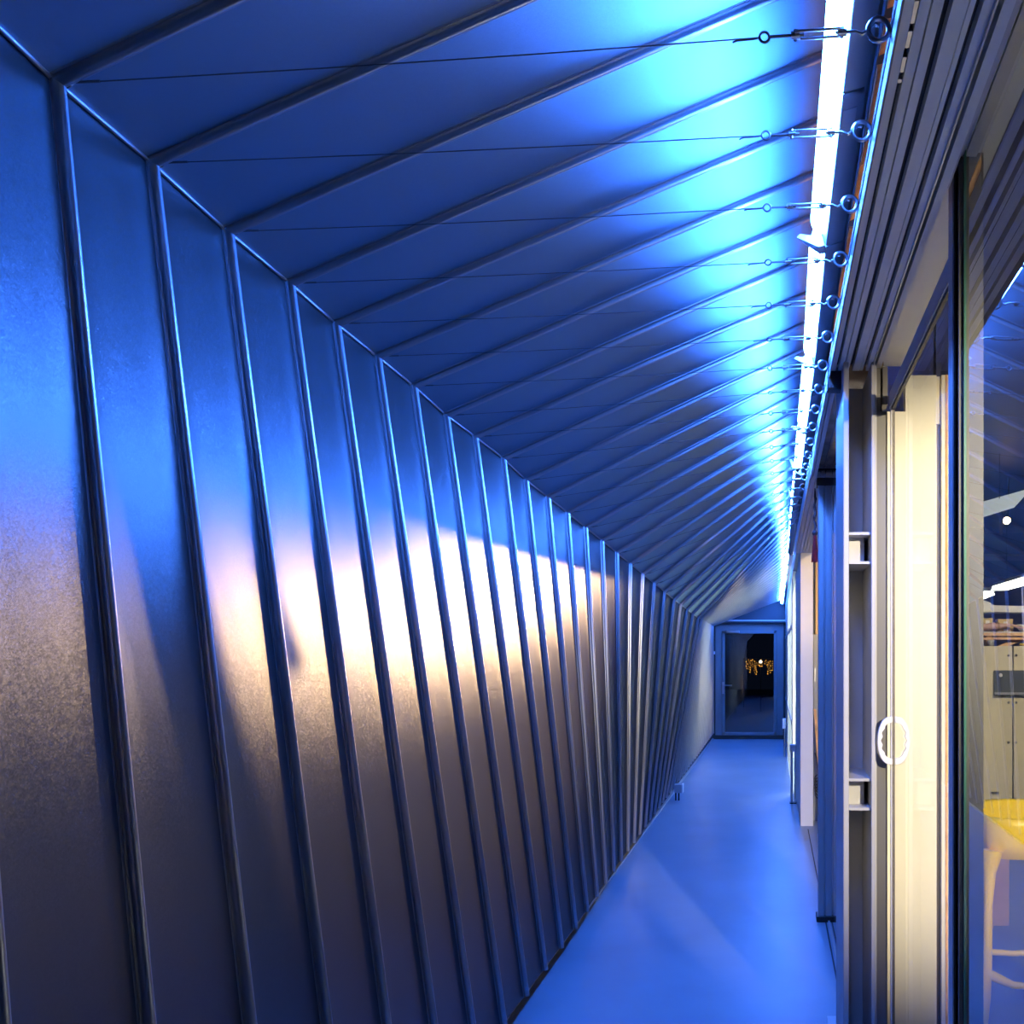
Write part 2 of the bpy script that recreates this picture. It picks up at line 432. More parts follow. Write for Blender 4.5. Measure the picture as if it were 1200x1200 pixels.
# first head: a multi-track rail from behind the lens to the steel column
t1 = root('trim_1', P(.3,1.0,1.1), 'grey aluminium head with parallel sliding tracks above the near glass', None, None, 'structure')
Dn, Dc = -1.2, 3.30
H1 = 1.10
def strips(par, d0, d1, h0, h1, xs, m, thick, x_shift0=0.0, x_shift1=0.0):
    """strips along the corridor; each (x0, x1, lift) - the gaps between them are the track grooves"""
    for x0, x1, lift in xs:
        mb = MB()
        a0, a1, b0, b1 = x0+x_shift0, x1+x_shift0, x0+x_shift1, x1+x_shift1
        mb.hexa([P(a0,d0,h0+lift),P(a1,d0,h0+lift),P(b1,d1,h1+lift),P(b0,d1,h1+lift),
                 P(a0,d0,h0+thick),P(a1,d0,h0+thick),P(b1,d1,h1+thick),P(b0,d1,h1+thick)])
        mb.build('track_strip', m, par)
strips(t1, Dn, Dc, H1, H1, [(.2134,.2350,0),(.2450,.2635,.001),(.2665,.2850,.0),(.3000,.3270,0),(.3290,.3390,.001),(.3517,.3690,0)], 'alu_grey', .036)
MB().box(.2134,.262,Dn,Dc,H1+.030,H1+.045).box(.262,.372,Dn,Dc,H1+.026,H1+.05).build('track_bed', 'dark', t1)
MB().box(.2085,.2134,Dn,5.0,H1-.026,H1+.010).box(.2085,.2134,Dn,5.0,H1+.024,H1+.042).build('edge_bead', 'frame_paint', t1, .0015)
MB().box(.369,.3715,Dn,Dc,H1-.012,H1+.05).box(.376,.386,Dn,Dc,H1+.03,H1+.05).box(.3715,.3725,Dn,Dc,H1-.012,H1-.004).build('drip_edge', 'alu', t1)
strips(t1, Dn, Dc, H1-.005, H1-.005, [(.384,.404,0)], 'alu_grey', .05)
for d0, d1 in ((.98,1.435),(1.44,1.50),(1.51,1.56),(1.575,1.625),(1.635,1.655)):
    MB().box(.2355,.2445,d0,d1-.008,H1+.004,H1+.012).build('guide_plate', 'galv_hw', t1, .001)
MB().box(.404,.52,Dn,3.5,H1+.085,H1+.12).build('head_plate', 'alu_grey', t1)
MB().box(.404,.408,Dn,2.0,H1-.005,H1+.085).build('head_side', 'alu', t1)
# second stretch of head, between the steel column and the blue post, with a brown soffit
t2 = root('trim_2', P(.3,4.2,1.08), 'grey head edge with a brown varnished soffit between column and post', None, None, 'structure')
strips(t2, 3.30, 5.03, 1.10, 1.046, [(.2134,.226,0),(.231,.250,0)], 'alu_grey', .04, 0, -.004)
MB().box(.2134,.25,3.3,5.03,1.125,1.14).build('track_bed', 'dark', t2)
MB().box(.25,.42,3.3,5.03,1.12,1.15).build('soffit_board', 'soffit', t2)
MB().box(.29,.30,3.6,5.0,1.105,1.12).box(.345,.352,3.6,5.0,1.105,1.12).build('soffit_batten', 'soffit', t2)
MB().box(.205,.262,3.30,3.36,1.03,1.12).build('rubber_stop', 'rubber', t2, .006)
# third stretch, beyond the post
t3 = root('trim_3', P(.27,6.4,.99), 'grey head with three dark track grooves running to the white pier', None, None, 'structure')
strips(t3, 5.00, 7.86, 1.048, .942, [(.216,.240,0),(.2445,.268,0),(.2725,.296,0),(.3005,.326,0),(.3305,.372,0)], 'alu_grey', .035, 0, -.020)
mb = MB(); mb.hexa([P(.216,5.0,1.074),P(.372,5.0,1.074),P(.352,7.86,.968),P(.196,7.86,.968),P(.216,5.0,1.095),P(.372,5.0,1.095),P(.352,7.86,.989),P(.196,7.86,.989)])
mb.build('track_bed', 'dark', t3)
mb = MB(); mb.hexa([P(.205,5.0,1.052),P(.212,5.0,1.052),P(.192,7.86,.946),P(.185,7.86,.946),P(.205,5.0,1.16),P(.262,5.0,1.16),P(.262,7.86,1.06),P(.185,7.86,1.06)])
mb.build('fascia', 'alu', t3)
MB().box(.372,.40,5.0,7.86,.98,1.2).build('back_rail', 'alu_grey', t3)
# last stretch down to the end door
t4 = root('trim_4', P(.22,12,.88), 'thin pale head rail sloping to the end door', None, None, 'structure')
mb = MB()
for x0, x1, l in ((.196,.214,0),(.219,.232,.0),(.238,.262,0)):
    mb.hexa([P(x0,7.86,.942+l),P(x1,7.86,.942+l),P(x1,16,.78+l),P(x0,16,.78+l),P(x0,7.86,1.08),P(x1,7.86,1.08),P(x1,16,.99),P(x0,16,.99)])
mb.build('rail', 'alu', t4)
for dd in (9.2, 11.4, 13.6):
    hh = .942-(dd-7.86)*.0199
    MB().box(.192,.24,dd,dd+.03,hh-.012,hh+.01).build('rail_clip', 'galv_hw', t4)

# ------------------------------------------------------------------ right side: column, post, pier, glass
col = root('column', P(.32,3.3,-CAM_Z), 'grey steel H section column with pairs of stiffener plates', None, None, 'structure')
zf = -CAM_Z
MB().box(.257,.278,3.2,3.58,zf,1.10,.002).build('flange', 'steel_paint', col, .002)
MB().box(.362,.378,3.2,3.58,zf,1.10,.002).build('flange', 'steel_paint', col, .002)
MB().box(.278,.362,3.52,3.545,zf,1.10).build('web', 'steel_paint', col)
for h0 in (.345,.455,-.475,-.585):
    MB().box(.276,.364,3.22,3.52,h0,h0+.010).build('stiffener_plate', 'steel_paint', col)
for h0 in (.355,-.575):
    MB().box(.278,.345,3.30,3.52,h0,h0+.10).build('connection_block', 'steel_paint', col)
MB().box(.225,.41,3.1,3.68,zf,zf+.015).build('base_plate', 'steel_paint', col)

post = root('post', P(.297,5.06,-CAM_Z), 'slender grooved metal post between two glazed bays', None, None, 'structure')
MB().box(.257,.292,5.03,5.10,zf,1.13,.003).box(.300,.337,5.03,5.10,zf,1.13,.003).box(.29,.302,5.045,5.10,zf,1.13).build('shaft', 'alu', post)
MB().box(.245,.35,5.015,5.115,zf,zf+.035).build('shoe', 'rubber', post, .004)
MB().box(.248,.346,5.02,5.11,1.0,1.045).build('head_clamp', 'rubber', post)

pier = root('pier', P(.295,8.8,-CAM_Z), 'white painted pier standing behind the slender post', None, None, 'structure')
MB().box(.2355,.353,7.85,9.75,zf,1.0,.003).build('pier_board', 'white_paint', pier)

def pane(par, x0, x1, d0, d1, h0, h1, name='glass_pane', m='glass'):
    # one clear surface standing in for the sheet, plus its green edge as a sliver with depth
    mb = MB(); mb.add([P(x0,d0,h0),P(x0,d1,h0),P(x0,d1,h1),P(x0,d0,h1)], [(0,1,2,3)])
    return mb.build(name, m, par)
# window_1: the near fixed pane with its post
w1 = root('window_1', P(.45,1,-CAM_Z), 'large clear fixed pane nearest the camera with a grey end post', None, None, 'structure')
pane(w1, .446, .452, -1.2, 2.0, zf+.03, 1.19)
MB().box(.4435,.4495,2.0,2.006,zf+.03,1.19).build('glass_edge', 'glass_edge', w1)
MB().box(.434,.4435,2.012,2.10,zf,1.19).box(.4495,.492,2.012,2.10,zf,1.19).box(.4435,.4495,2.03,2.10,zf,1.19).build('end_post', 'post_grey', w1)
MB().box(.427,.434,2.05,2.10,zf,1.19).box(.434,.4345,2.02,2.05,zf,1.19).build('side_seal', 'steel_paint', w1)
MB().box(.430,.4345,2.045,2.05,zf,1.19).build('gasket', 'rubber', w1)
MB().box(.410,.4435,-1.2,2.01,1.175,1.20).box(.4495,.475,-1.2,2.01,1.175,1.20).build('head_rail', 'alu', w1)
MB().box(.43,.475,-1.2,2.1,zf,zf+.03).build('sill_rail', 'alu', w1)
# door_2: the glazed sliding leaf
d2 = root('door_2', P(.44,2.7,-CAM_Z), 'glazed sliding leaf beside the steel column, its pull handle white', None, None, 'structure')
pane(d2, .44, .446, 2.1, 3.2, zf+.06, .93, 'glass_pane', 'coated_glass')
MB().box(.432,.448,2.1,3.22,.945,.99).build('top_rail', 'steel_paint', d2)
MB().box(.432,.452,2.1,3.22,.930,.9445).build('top_rail_lip', 'alu', d2)
MB().box(.436,.446,2.1,3.2,.918,.930).build('gasket', 'rubber', d2)
MB().box(.435,.4385,3.190,3.215,zf+.02,.93).build('edge_trim', 'white', d2)
MB().box(.4385,.4485,3.190,3.215,zf+.02,.93).build('gasket', 'brown_rubber', d2)
MB().box(.43,.452,2.1,3.22,zf+.015,zf+.06).build('bottom_rail', 'alu', d2)
# D shaped pull with finger waves; inner copy stands in for its reflection
for side in (-1, 1):
  mb = MB(); N = 28; outer = []; inner = []; cx = .4385 if side < 0 else .4485
  for i in range(N+1):
      a = math.pi/2+math.pi*i/N
      hgt = math.sin(a); wid = side*abs(math.cos(a))**.75
      outer.append((cx+wid*.056, hgt*.090))
      wav = .0035*math.cos(hgt*14) if abs(hgt) < .8 else 0
      inner.append((cx+wid*(.040+wav), hgt*.066))
  for dz0, dz1, in ((3.176,3.192),):
      vs = []
      for (ox,oh),(ix,ih) in zip(outer, inner):
          vs += [P(ox,dz0,-.318+oh), P(ix,dz0,-.318+ih), P(ix,dz1,-.318+ih), P(ox,dz1,-.318+oh)]
      fs = []
      for i in range(N):
          a, b = i*4, (i+1)*4
          fs += [(a,b,b+1,a+1),(a+1,b+1,b+2,a+2),(a+2,b+2,b+3,a+3),(a+3,b+3,b,a)]
      fs += [(0,1,2,3),(N*4+3,N*4+2,N*4+1,N*4)]
      mb.add(vs, fs)
  mb.build('pull_handle', 'white', d2, .003)
# jamb behind the leaf and little transom above it
tr5 = root('trim_5', P(.41,3.3,-CAM_Z), 'grey door jamb with a short transom beside the column', None, None, 'structure')
MB().box(.381,.427,3.235,3.33,zf,.925,.004).build('jamb', 'post_grey', tr5)
MB().box(.378,.385,3.225,3.33,zf,1.10).build('jamb_seal', 'steel_paint', tr5)
MB().box(.388,.402,3.25,3.32,.93,1.10).box(.411,.43,3.25,3.32,.955,1.10).build('transom_bar', 'post_grey', tr5)
MB().box(.402,.411,3.27,3.32,.93,1.10).build('transom_gap', 'brown_rubber', tr5)
# window_2: pane between column and post
w2 = root('window_2', P(.31,4.3,-CAM_Z), 'clear pane between the steel column and the slender post', None, None, 'structure')
pane(w2, .318, .324, 3.60, 5.03, zf+.004, 1.08)
MB().box(.312,.324,3.60,5.03,zf,zf+.012).build('sill_rail', 'alu', w2)
# window_3: white frosted bays on towards the end door
w3 = root('window_3', P(.2,12,-CAM_Z), 'row of white frosted bays glowing from the workshop behind', None, None, 'structure')
edges = [9.8, 11.4, 13.1, 15.5]
for a, b in zip(edges, edges[1:]):
    top = .942-(b-7.86)*.0199
    MB().box(.196,.200,a+.03,b,zf+.03,top).build('frosted_sheet', 'frosted', w3)
    MB().box(.195,.206,a,a+.03,zf,top).build('mullion', 'alu', w3)
    for hh in (.30,-.80):
        MB().box(.190,.204,a+.03,b,hh,hh+.05).build('cross_rail', 'alu', w3)
# ------------------------------------------------------------------ workshop shell behind the glass
def st(name, mb, m, label):
    return tag(mb.build(name, m), label, None, None, 'structure')
st('wall_workshop_back', MB().box(.26,6.2,17.0,17.15,zf,2.25), 'purple_wall', 'lilac lit back wall of the workshop')
st('wall_workshop_side', MB().box(6.05,6.2,-1.5,17.0,zf,2.25), 'purple_wall', 'far side wall of the workshop')
st('ceiling_workshop', MB().box(.30,6.2,-2.0,17.15,2.25,2.35), 'navy', 'dark ceiling of the workshop')
st('beam', MB().box(1.2,6.0,12.2,12.5,1.45,1.75).box(1.2,6.0,14.6,14.9,1.35,1.62), 'navy', 'dark roof beams across the workshop')
cp = root('wall_partition', P(.63,3.55,-CAM_Z), 'bright cream partition seen through the sliding leaf', None, None, 'structure')
MB().box(.424,.536,3.50,3.56,zf,1.0).build('edge_board', 'cream', cp)
MB().box(.536,.664,3.503,3.56,zf,1.15).build('panel', 'cream', cp)
MB().box(.664,.684,3.53,3.56,zf,.955).build('gap', 'brown_rubber', cp)
MB().box(.664,.684,3.52,3.56,.955,1.15).build('gap_cap', 'ply', cp)
MB().box(.684,.76,3.50,3.56,zf,1.15).build('panel', 'cream', cp)
MB().box(.70,.708,3.494,3.50,zf,1.15).build('corner_bead', 'timber', cp)
st('wall_store_end', MB().box(.21,1.50,13.1,13.18,zf,2.25), 'white_paint', 'white end wall of the bright store behind the frosted bays')  # three unseen walls added to confine the strip light to the bays
st('wall_store_side', MB().box(1.50,1.58,9.75,17.0,zf,2.25), 'white_paint', 'white side wall of the bright store behind the frosted bays')
st('wall_store_front', MB().box(.353,1.58,9.67,9.75,zf,2.25), 'white_paint', 'white cross wall of the bright store behind the frosted bays')
st('wall_bay', MB().box(.40,.62,8.35,8.42,zf,1.2), 'amber_wall', 'amber lit board closing the bay behind the white pier')

# ------------------------------------------------------------------ lamps along the ridge
ORD = ['nearest','second','third','fourth','fifth','sixth','seventh','eighth','ninth','tenth','eleventh','twelfth','thirteenth','fourteenth','fifteenth','sixteenth','seventeenth','eighteenth','nineteenth','twentieth','twenty first','twenty second']
def lamp_axis(d):
    x = lerp([(1.4,.128),(2.45,.133),(3.45,.148),(5.5,.156),(9,.168),(15.5,.135)], d)
    h = lerp([(1.4,1.24),(8.0,1.24),(12,1.13),(15.5,.98)], d)
    return x, h
def lamp_dir(d):
    a = lerp([(0,197.6),(5.5,197.6),(5.8,150),(9,150),(10.5,185),(16,200)], d)
    a = math.radians(a)
    return Vector((math.cos(a),0,math.sin(a)))
joints = [1.45,2.49,3.51,4.57,5.56]
while joints[-1] < 14.9: joints.append(joints[-1]+1.02)
LIT = lambda i: True
for i, (a, b) in enumerate(zip(joints, joints[1:])):
    a2, b2 = a+.055, b-.015
    xm, hm = lamp_axis((a+b)/2)
    lit = 'lit'
    nth = 'nearest the camera' if i == 0 else ORD[i]+' from the camera'
    L = root('tube_lamp', P(xm,(a+b)/2,hm), 'glowing tube lamp on the ridge, '+nth, 'lamp', 'tube lamps along the ridge')
    n = lamp_dir((a+b)/2); e = Vector((-n.z,0,n.x)); e = e if e.z > 0 else -e
    def c(d):
        x, h = lamp_axis(d); return P(x,d,h)
    # dome shaped diffuser with bullet ends
    r = .031; rings = []
    for s_, dd in ((.25,a2),(.62,a2+.006),(.88,a2+.016),(1,a2+.03),(1,(a2+b2)/2),(1,b2-.06),(.95,b2-.036),(.80,b2-.016),(.55,b2-.005),(.2,b2)):
        rings.append([c(dd)+(n*math.sin(math.pi*k/12)*r+e*math.cos(math.pi*k/12)*r)*s_ for k in range(13)])
    mb = MB(); mb.loft(rings, True, True); mb.build('diffuser', 'tube', L)
    mb = MB(); t0, t1 = -.0005, -.066
    q = [(t0,-.050),(t0,.058),(t1*.7,.058),(t1,.045),(t1,-.040),(t1*.8,-.050)]
    mb.loft([[c(dd)+n*u+e*v for u, v in q] for dd in (a+.004, b-.004)]); mb.build('housing', 'housing', L, .003)
    # sheet metal end bracket at the joint, swept to the left
    mb = MB()
    q = [(.045,-.020),(.072,.004),(.060,.010),(.030,-.004),(0,.040),(-.02,.045),(-.02,-.045),(.02,-.042)]
    mb.loft([[c(a+.004+.05*(0 if j == 0 else 1))+n*u*(1 if j == 0 else .7)+e*v for u, v in q] for j in (0,1)])
    mb.build('end_bracket', 'housing', L, .002)
    if i in (0, 2):
        mb = MB(); d0 = a+.42
        mb.loft([[c(dd)+n*u+e*v for u, v in ((-.005,-.0515),(-.036,-.0515),(-.036,-.0505),(-.005,-.0505))] for dd in (d0, d0+.085)])
        mb.build('rating_label', 'label', L)
        mb = MB(); mb.loft([[c(dd)+n*u+e*v for u, v in ((.002,-.053),(-.047,-.053),(-.047,.0),(.002,-.049))] for dd in (d0-.06, d0-.045)])
        mb.build('clip', 'galv_hw', L)

# ------------------------------------------------------------------ tie wires with turnbuckles
RX, RH = .187, 1.128
for k in range(0, 20):
    d = dk(k)
    B, F, R = section(k)
    ring = P(RX, d, RH)
    anch = P(F.x+.055, d+.004, F.z-.004)
    T = root('tie_wire', ring, 'taut steel tie wire with turnbuckle and ring eye, '+ORD[k]+' from the camera', 'tie wire', 'tie wires across the corridor')
    u = (anch-ring).normalized()
    roll = [0.25,1.5,.2,.5,1.2,.35,1.3,.3,1.4,.8][k % 10]
    s0 = Vector((0,1,0)); s1 = u.cross(s0).normalized(); s0 = s1.cross(u).normalized()
    v = s0*math.cos(roll)+s1*math.sin(roll); w = u.cross(v)
    fine = k < 12
    # screw eye fixed to the head edge
    mb = MB(); mb.torus(ring, .0185, .0048, (0.0,1,.15), 20 if fine else 12, 8 if fine else 5)
    mb.tube([ring+Vector((.017,0,-.003)), P(.222 if k < 11 else .2,d,RH-.006)], .0055, 8)
    mb.build('screw_eye', 'galv_hw', T)
    # hook from the ring to the turnbuckle
    mb = MB()
    mb.tube([ring+Vector((.001,.006,.012)),ring+Vector((-.008,.004,.014)),ring+u*.020-Vector((0,0,.001)),ring+u*.030-Vector((0,0,.006)),ring+u*.042,ring+u*.078], .0032, 8 if fine else 5)
    mb.build('hook', 'galv_hw', T)
    # open body: two rails and two end nuts
    b0, b1 = .066, .150
    mb = MB()
    for sgn in (-1,1):
        mb.tube([ring+u*(b0)+v*sgn*.0075, ring+u*(b1)+v*sgn*.0075], .0027, 6)
    for bb in (b0, b1):
        mb.tube([ring+u*(bb-.008), ring+u*(bb+.008)], .0068, 8)
        mb.tube([ring+u*bb-v*.0095, ring+u*bb+v*.0095], .0042, 6)
    mb.build('turnbuckle_body', 'galv_hw', T)
    # eye bolt and wire
    ec = ring+u*.206
    mb = MB(); mb.tube([ring+u*.135, ring+u*.196], .003, 6); mb.torus(ec, .0088, .0026, w if k % 2 else Vector((0,1,.1)), 14 if fine else 10, 6)
    mb.build('eye_bolt', 'wire', T)
    mb = MB()
    sag = Vector((0,0,-.004))
    mb.tube([ec+u*.006, ec.lerp(anch,.33)+sag*.8, ec.lerp(anch,.66)+sag*.8, anch], .0013, 5)
    mb.tube([ec+u*.008, ec+u*.02+v*.002, ec+u*.05+v*.003, ec+u*.058+v*.006], .0018, 5)
    mb.tube([anch+Vector((-.02,0,.0)), anch-u*.03], .0026, 5)
    mb.torus(anch+Vector((-.030,0,0)), .010, .002, (0,1,0), 10, 5)
    mb.build('wire', 'wire', T)

# ------------------------------------------------------------------ small things in the corridor
t = root('tassel', P(.247,5.25,.62), 'dark red silk tassel hanging on a cord beside the slender post', 'tassel')
tx, td = .247, 5.26
pts = [P(tx,td,1.03)]
for i in range(14): pts.append(P(tx+.004*math.sin(i*1.3),td+.004*math.cos(i*1.3),.98-i*.0165))
MB().tube(pts, [.003]+[.008+.002*math.sin(i*1.9) for i in range(14)], 7).build('cord', 'cord', t)
MB().lathe(P(tx,td,.753), [(.004,.02),(.014,.012),(.018,0),(.014,-.010),(.008,-.016)], 12).build('knot', 'cord', t)
mb = MB()
for i in range(46):
    a = i*2.399; q = math.sqrt((i+.5)/46)
    mb.tube([P(tx+q*.008*math.cos(a),td+q*.008*math.sin(a),.740), P(tx+q*.016*math.cos(a),td+q*.016*math.sin(a),.66), P(tx+q*.023*math.cos(a),td+q*.023*math.sin(a),.585+.012*math.sin(i*3.1))], .0024, 4)
mb.build('threads', 'red', t)

s = root('socket_box', P(-1.05,9.2,-CAM_Z), 'small grey socket box on stub legs at the foot of the metal wall', 'socket')
MB().box(-1.085,-1.005,9.2,9.29,-1.485,-1.395).build('body', 'grey', s, .005)
MB().box(-1.005,-.990,9.2,9.29,-1.485,-1.39).build('cover_plate', 'white', s, .003)
for x in (-1.078,-1.045): MB().box(x,x+.014,9.215,9.245,-CAM_Z+.001,-1.485).build('leg', 'black', s)

g = root('guard_post', P(.21,9.1,-CAM_Z), 'low blue lit guard post with a square head at the foot of the white pier', 'guard post')
MB().box(.160,.228,9.02,9.10,-1.02,-.945).build('head', 'steel_paint', g, .004)
MB().box(.166,.192,9.03,9.08,zf+.01,-1.02).box(.206,.222,9.03,9.08,zf+.01,-1.02).build('leg', 'steel_paint', g, .003)
MB().box(.158,.230,9.02,9.10,zf,zf+.012).build('foot_plate', 'rubber', g)

c = root('conduit_box', P(.14,13.2,-1.1), 'small white switch box with a conduit beside the end door', 'switch box')
MB().box(.118,.174,13.15,13.25,-1.13,-.98).build('body', 'white', c, .006)
MB().tube([P(.152,13.2,-1.13),P(.152,13.2,zf)], .012, 8).build('conduit', 'galv_hw', c)

# ------------------------------------------------------------------ workshop contents
def batten(x, d, h, L, w, label, m, ax='x'):
    o = root('strip_light', P(x,d,h), label, 'lamp', 'workshop strip lights')
    if ax == 'x': b = (x-L/2,x+L/2,d-w/2,d+w/2)
    else: b = (x-w/2,x+w/2,d-L/2,d+L/2)
    MB().box(*b,h,h+.03).build('diffuser', m, o, .008)
    MB().box(b[0]-.01,b[1]+.01,b[2]-.01,b[3]+.01,h+.03,h+.07).build('housing', 'white', o, .006)
    for q in (-.3, .3):
        xx, dd = (x+q*L, d) if ax == 'x' else (x, d+q*L)
        MB().tube([P(xx,dd,h+.07),P(xx,dd,2.25)], .006, 6).build('hanger', 'black', o)
    return o
batten(.95,11.4,1.0,2.4,.12,'cool strip light behind the frosted bays','far_work','y')
# two lit troughs seen over the shelf, low and slanting
def trough(x0, x1, d0, d1, h, label):
    o = root('trough_light', P((x0+x1)/2,(d0+d1)/2,h), label, 'lamp', 'trough lights over the benches')
    mb = MB(); mb.hexa([P(x0,d0,h),P(x0+.22,d0,h),P(x1+.22,d1,h),P(x1,d1,h),P(x0+.03,d0,h+.05),P(x0+.19,d0,h+.05),P(x1+.19,d1,h+.05),P(x1+.03,d1,h+.05)])
    mb.build('diffuser', 'trough', o)
    mb = MB(); mb.hexa([P(x0-.01,d0,h+.051),P(x0+.23,d0,h+.051),P(x1+.23,d1,h+.051),P(x1-.01,d1,h+.051),P(x0+.05,d0,h+.11),P(x0+.17,d0,h+.11),P(x1+.17,d1,h+.11),P(x1+.05,d1,h+.11)])
    mb.build('housing', 'white', o)
    for q in (.2,.8):
        xx, dd = x0+.11+(x1-x0)*q, d0+(d1-d0)*q
        MB().tube([P(xx,dd,h+.11),P(xx,dd,2.25)], .006, 5).build('hanger', 'black', o)
trough(3.12,3.09,10.2,12.2,.93,'bright trough light beneath the starry spot lamp')
trough(3.08,3.2,12.8,14.4,.91,'smaller bright trough light low at the edge of the post')
# the hard warm spot
def spotlight(name, label, pos, aim, watts, color, cone, blend, radius, face, em):
    """a can shaped spot: body, lit face, drop rod, and the beam it throws"""
    p, q = P(*pos), P(*aim)
    u = (q-p).normalized()
    o = root(name, p, label, 'lamp')
    MB().lathe(p, [(face*.98,.0),(face*.98,.004),(0,.006)], 18, u).build('lit_face', em, o)
    MB().lathe(p, [(face*1.0,-.002),(face*1.06,.012),(face*1.25,.012),(face*1.25,-.03),(face*1.1,-.09),(face*.5,-.11),(0,-.112)], 18, u).build('can', 'black', o)
    MB().tube([p-u*.06, p-u*.06+Vector((0,0,.12)), Vector((p.x-u.x*.06,p.y-u.y*.06,CAM_Z+2.25))], .008, 6).build('drop_rod', 'black', o)
    l = bpy.data.lights.new('beam', 'SPOT'); l.energy = watts; l.color = color; l.spot_size = math.radians(cone); l.spot_blend = blend; l.shadow_soft_size = radius
    lo = bpy.data.objects.new('beam', l); sc.collection.objects.link(lo)
    lo.location = p+u*.02; lo.rotation_euler = u.to_track_quat('-Z','Y').to_euler()
    lo.parent = o; lo.matrix_parent_inverse = Matrix.Translation(o.location).inverted()
    return o
spotlight('spot_lamp', 'dazzling warm spot lamp hanging in the workshop', (2.91,10.7,1.69), (-1.3,3.9,.06), SPOT_W, WARM, 21, 1.0, .065, .045, 'spot')
spot_o = bpy.data.objects['spot_lamp']
sp_p = P(2.91,10.7,1.69); v_ = (P(-1.3,1.78,.1)-sp_p).normalized(); sd_ = Vector((-v_.y,v_.x,0)).normalized()*1
if sd_.y > 0: sd_ = -sd_
up_ = Vector((0,0,1)); c0 = sp_p+v_*.5
mb = MB(); mb.hexa([c0+up_*h_+sd_*s_+v_*t_ for h_ in (-.16,.16) for s_, t_ in ((0,0),(.04,0),(.04,.004),(0,.004))]); mb.build('barn_door', 'black', spot_o)  # flap added to keep the beam off the nearest wall panels
MB().tube([sp_p+up_*.10+v_*.0, c0+up_*.155+sd_*.02], .004, 5).build('barn_door_arm', 'black', spot_o)
spotlight('work_spot', 'warm spot inside the workshop, outside the picture, aimed at the cream partition', (1.9,-1.5,1.25), (.86,3.5,-.05), FILL_SPOT_W, FILL, 30, .7, .06, .06, 'work')  # unseen spot added to brighten the cream partition
spotlight('work_spot', 'warm spot over the bench, outside the picture, aimed at the plywood cabinet', (2.3,4.6,1.8), (2.3,8.0,-.3), BENCH_W, FILL, 44, .7, .06, .06, 'work')  # unseen spot added to brighten the cabinet front
spotlight('work_spot', 'warm spot outside the picture, aimed at the white pier', (.95,5.2,1.35), (.31,7.85,.75), PIER_W, (1.0,.70,.45), 34, .9, .05, .05, 'work')  # unseen spot added to brighten the pier
spotlight('work_spot', 'warm spot over the white workbench, outside the picture', (.95,1.0,1.75), (.90,1.0,-.8), TABLE_W, (1.0,.93,.82), 46, .5, .06, .06, 'work')  # unseen spot added so the bench top bounces light upward
wb_ = root('workbench', P(.9,1.0,-CAM_Z), 'white topped workbench beside the near pane, outside the picture', 'bench')  # unseen bench added as a bounce surface under the head rail
MB().box(.50,1.3,.3,1.68,-.83,-.79).build('top', 'white', wb_, .004)
for x, d in ((.54,.36),(1.2,.36),(.54,1.58),(1.2,1.58)): MB().box(x,x+.05,d,d+.05,zf,-.83).build('leg', 'steel_paint', wb_)
# pale slanted reflector sheet; its own glow replaces light falling on it
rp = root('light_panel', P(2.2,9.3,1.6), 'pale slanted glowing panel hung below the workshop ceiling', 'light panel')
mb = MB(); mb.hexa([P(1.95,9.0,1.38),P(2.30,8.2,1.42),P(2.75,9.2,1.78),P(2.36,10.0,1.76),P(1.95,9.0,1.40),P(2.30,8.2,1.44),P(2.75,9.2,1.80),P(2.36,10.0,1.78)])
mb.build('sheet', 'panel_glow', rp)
for x, d, h in ((2.1,8.8,1.44),(2.5,9.5,1.72)): MB().tube([P(x,d,h),P(x,d,2.25)], .005, 5).build('hanger', 'black', rp)

# tool cabinet with screwed birch doors
cb = root('cabinet', P(2.2,8.2,-CAM_Z), 'pale plywood cabinet with screwed doors and a smoked plate', 'cabinet')
CH = .088
MB().box(1.70,2.98,8.03,8.5,-1.42,CH-.01).build('body', 'navy', cb)
MB().box(1.72,2.96,8.06,8.5,zf,-1.42).build('plinth', 'black', cb)
for x0, x1, hx in ((1.68,2.228,2.19),(2.240,2.99,2.262)):
    dr = MB().box(x0,x1,8.0,8.03,-1.41,CH,.004).build('door', 'ply', cb, .002)
    mb = MB()
    for hh in (0,-.44,-.815):
        mb.lathe(P(hx,7.998,hh), [(.012,0),(.013,-.004),(.006,-.006)], 8, (0,1,0))
    mb.build('screw', 'galv_hw', dr)
    mb = MB().box(x0+.34 if x0 < 2 else x0+.12,x0+.42 if x0 < 2 else x0+.2,7.985,8.0,-1.292,-1.278)
    mb.build('pull', 'galv_hw', dr)
pl = MB().box(2.045,2.50,7.96,7.995,-.375,-.14,.01).build('smoked_plate', 'smoke', cb, .012)
MB().lathe(P(2.105,7.958,-.185), [(.018,0),(.018,-.004),(.012,-.005)], 12, (0,1,0)).build('rivet', 'white', pl)
MB().box(2.05,2.5,7.945,7.962,-.365,-.345).build('ledge', 'grey', pl)
for x in (1.80,2.42):
    MB().box(x,x+.15,7.992,8.0,-1.36,-1.27).build('vent_slot', 'smoke', cb)

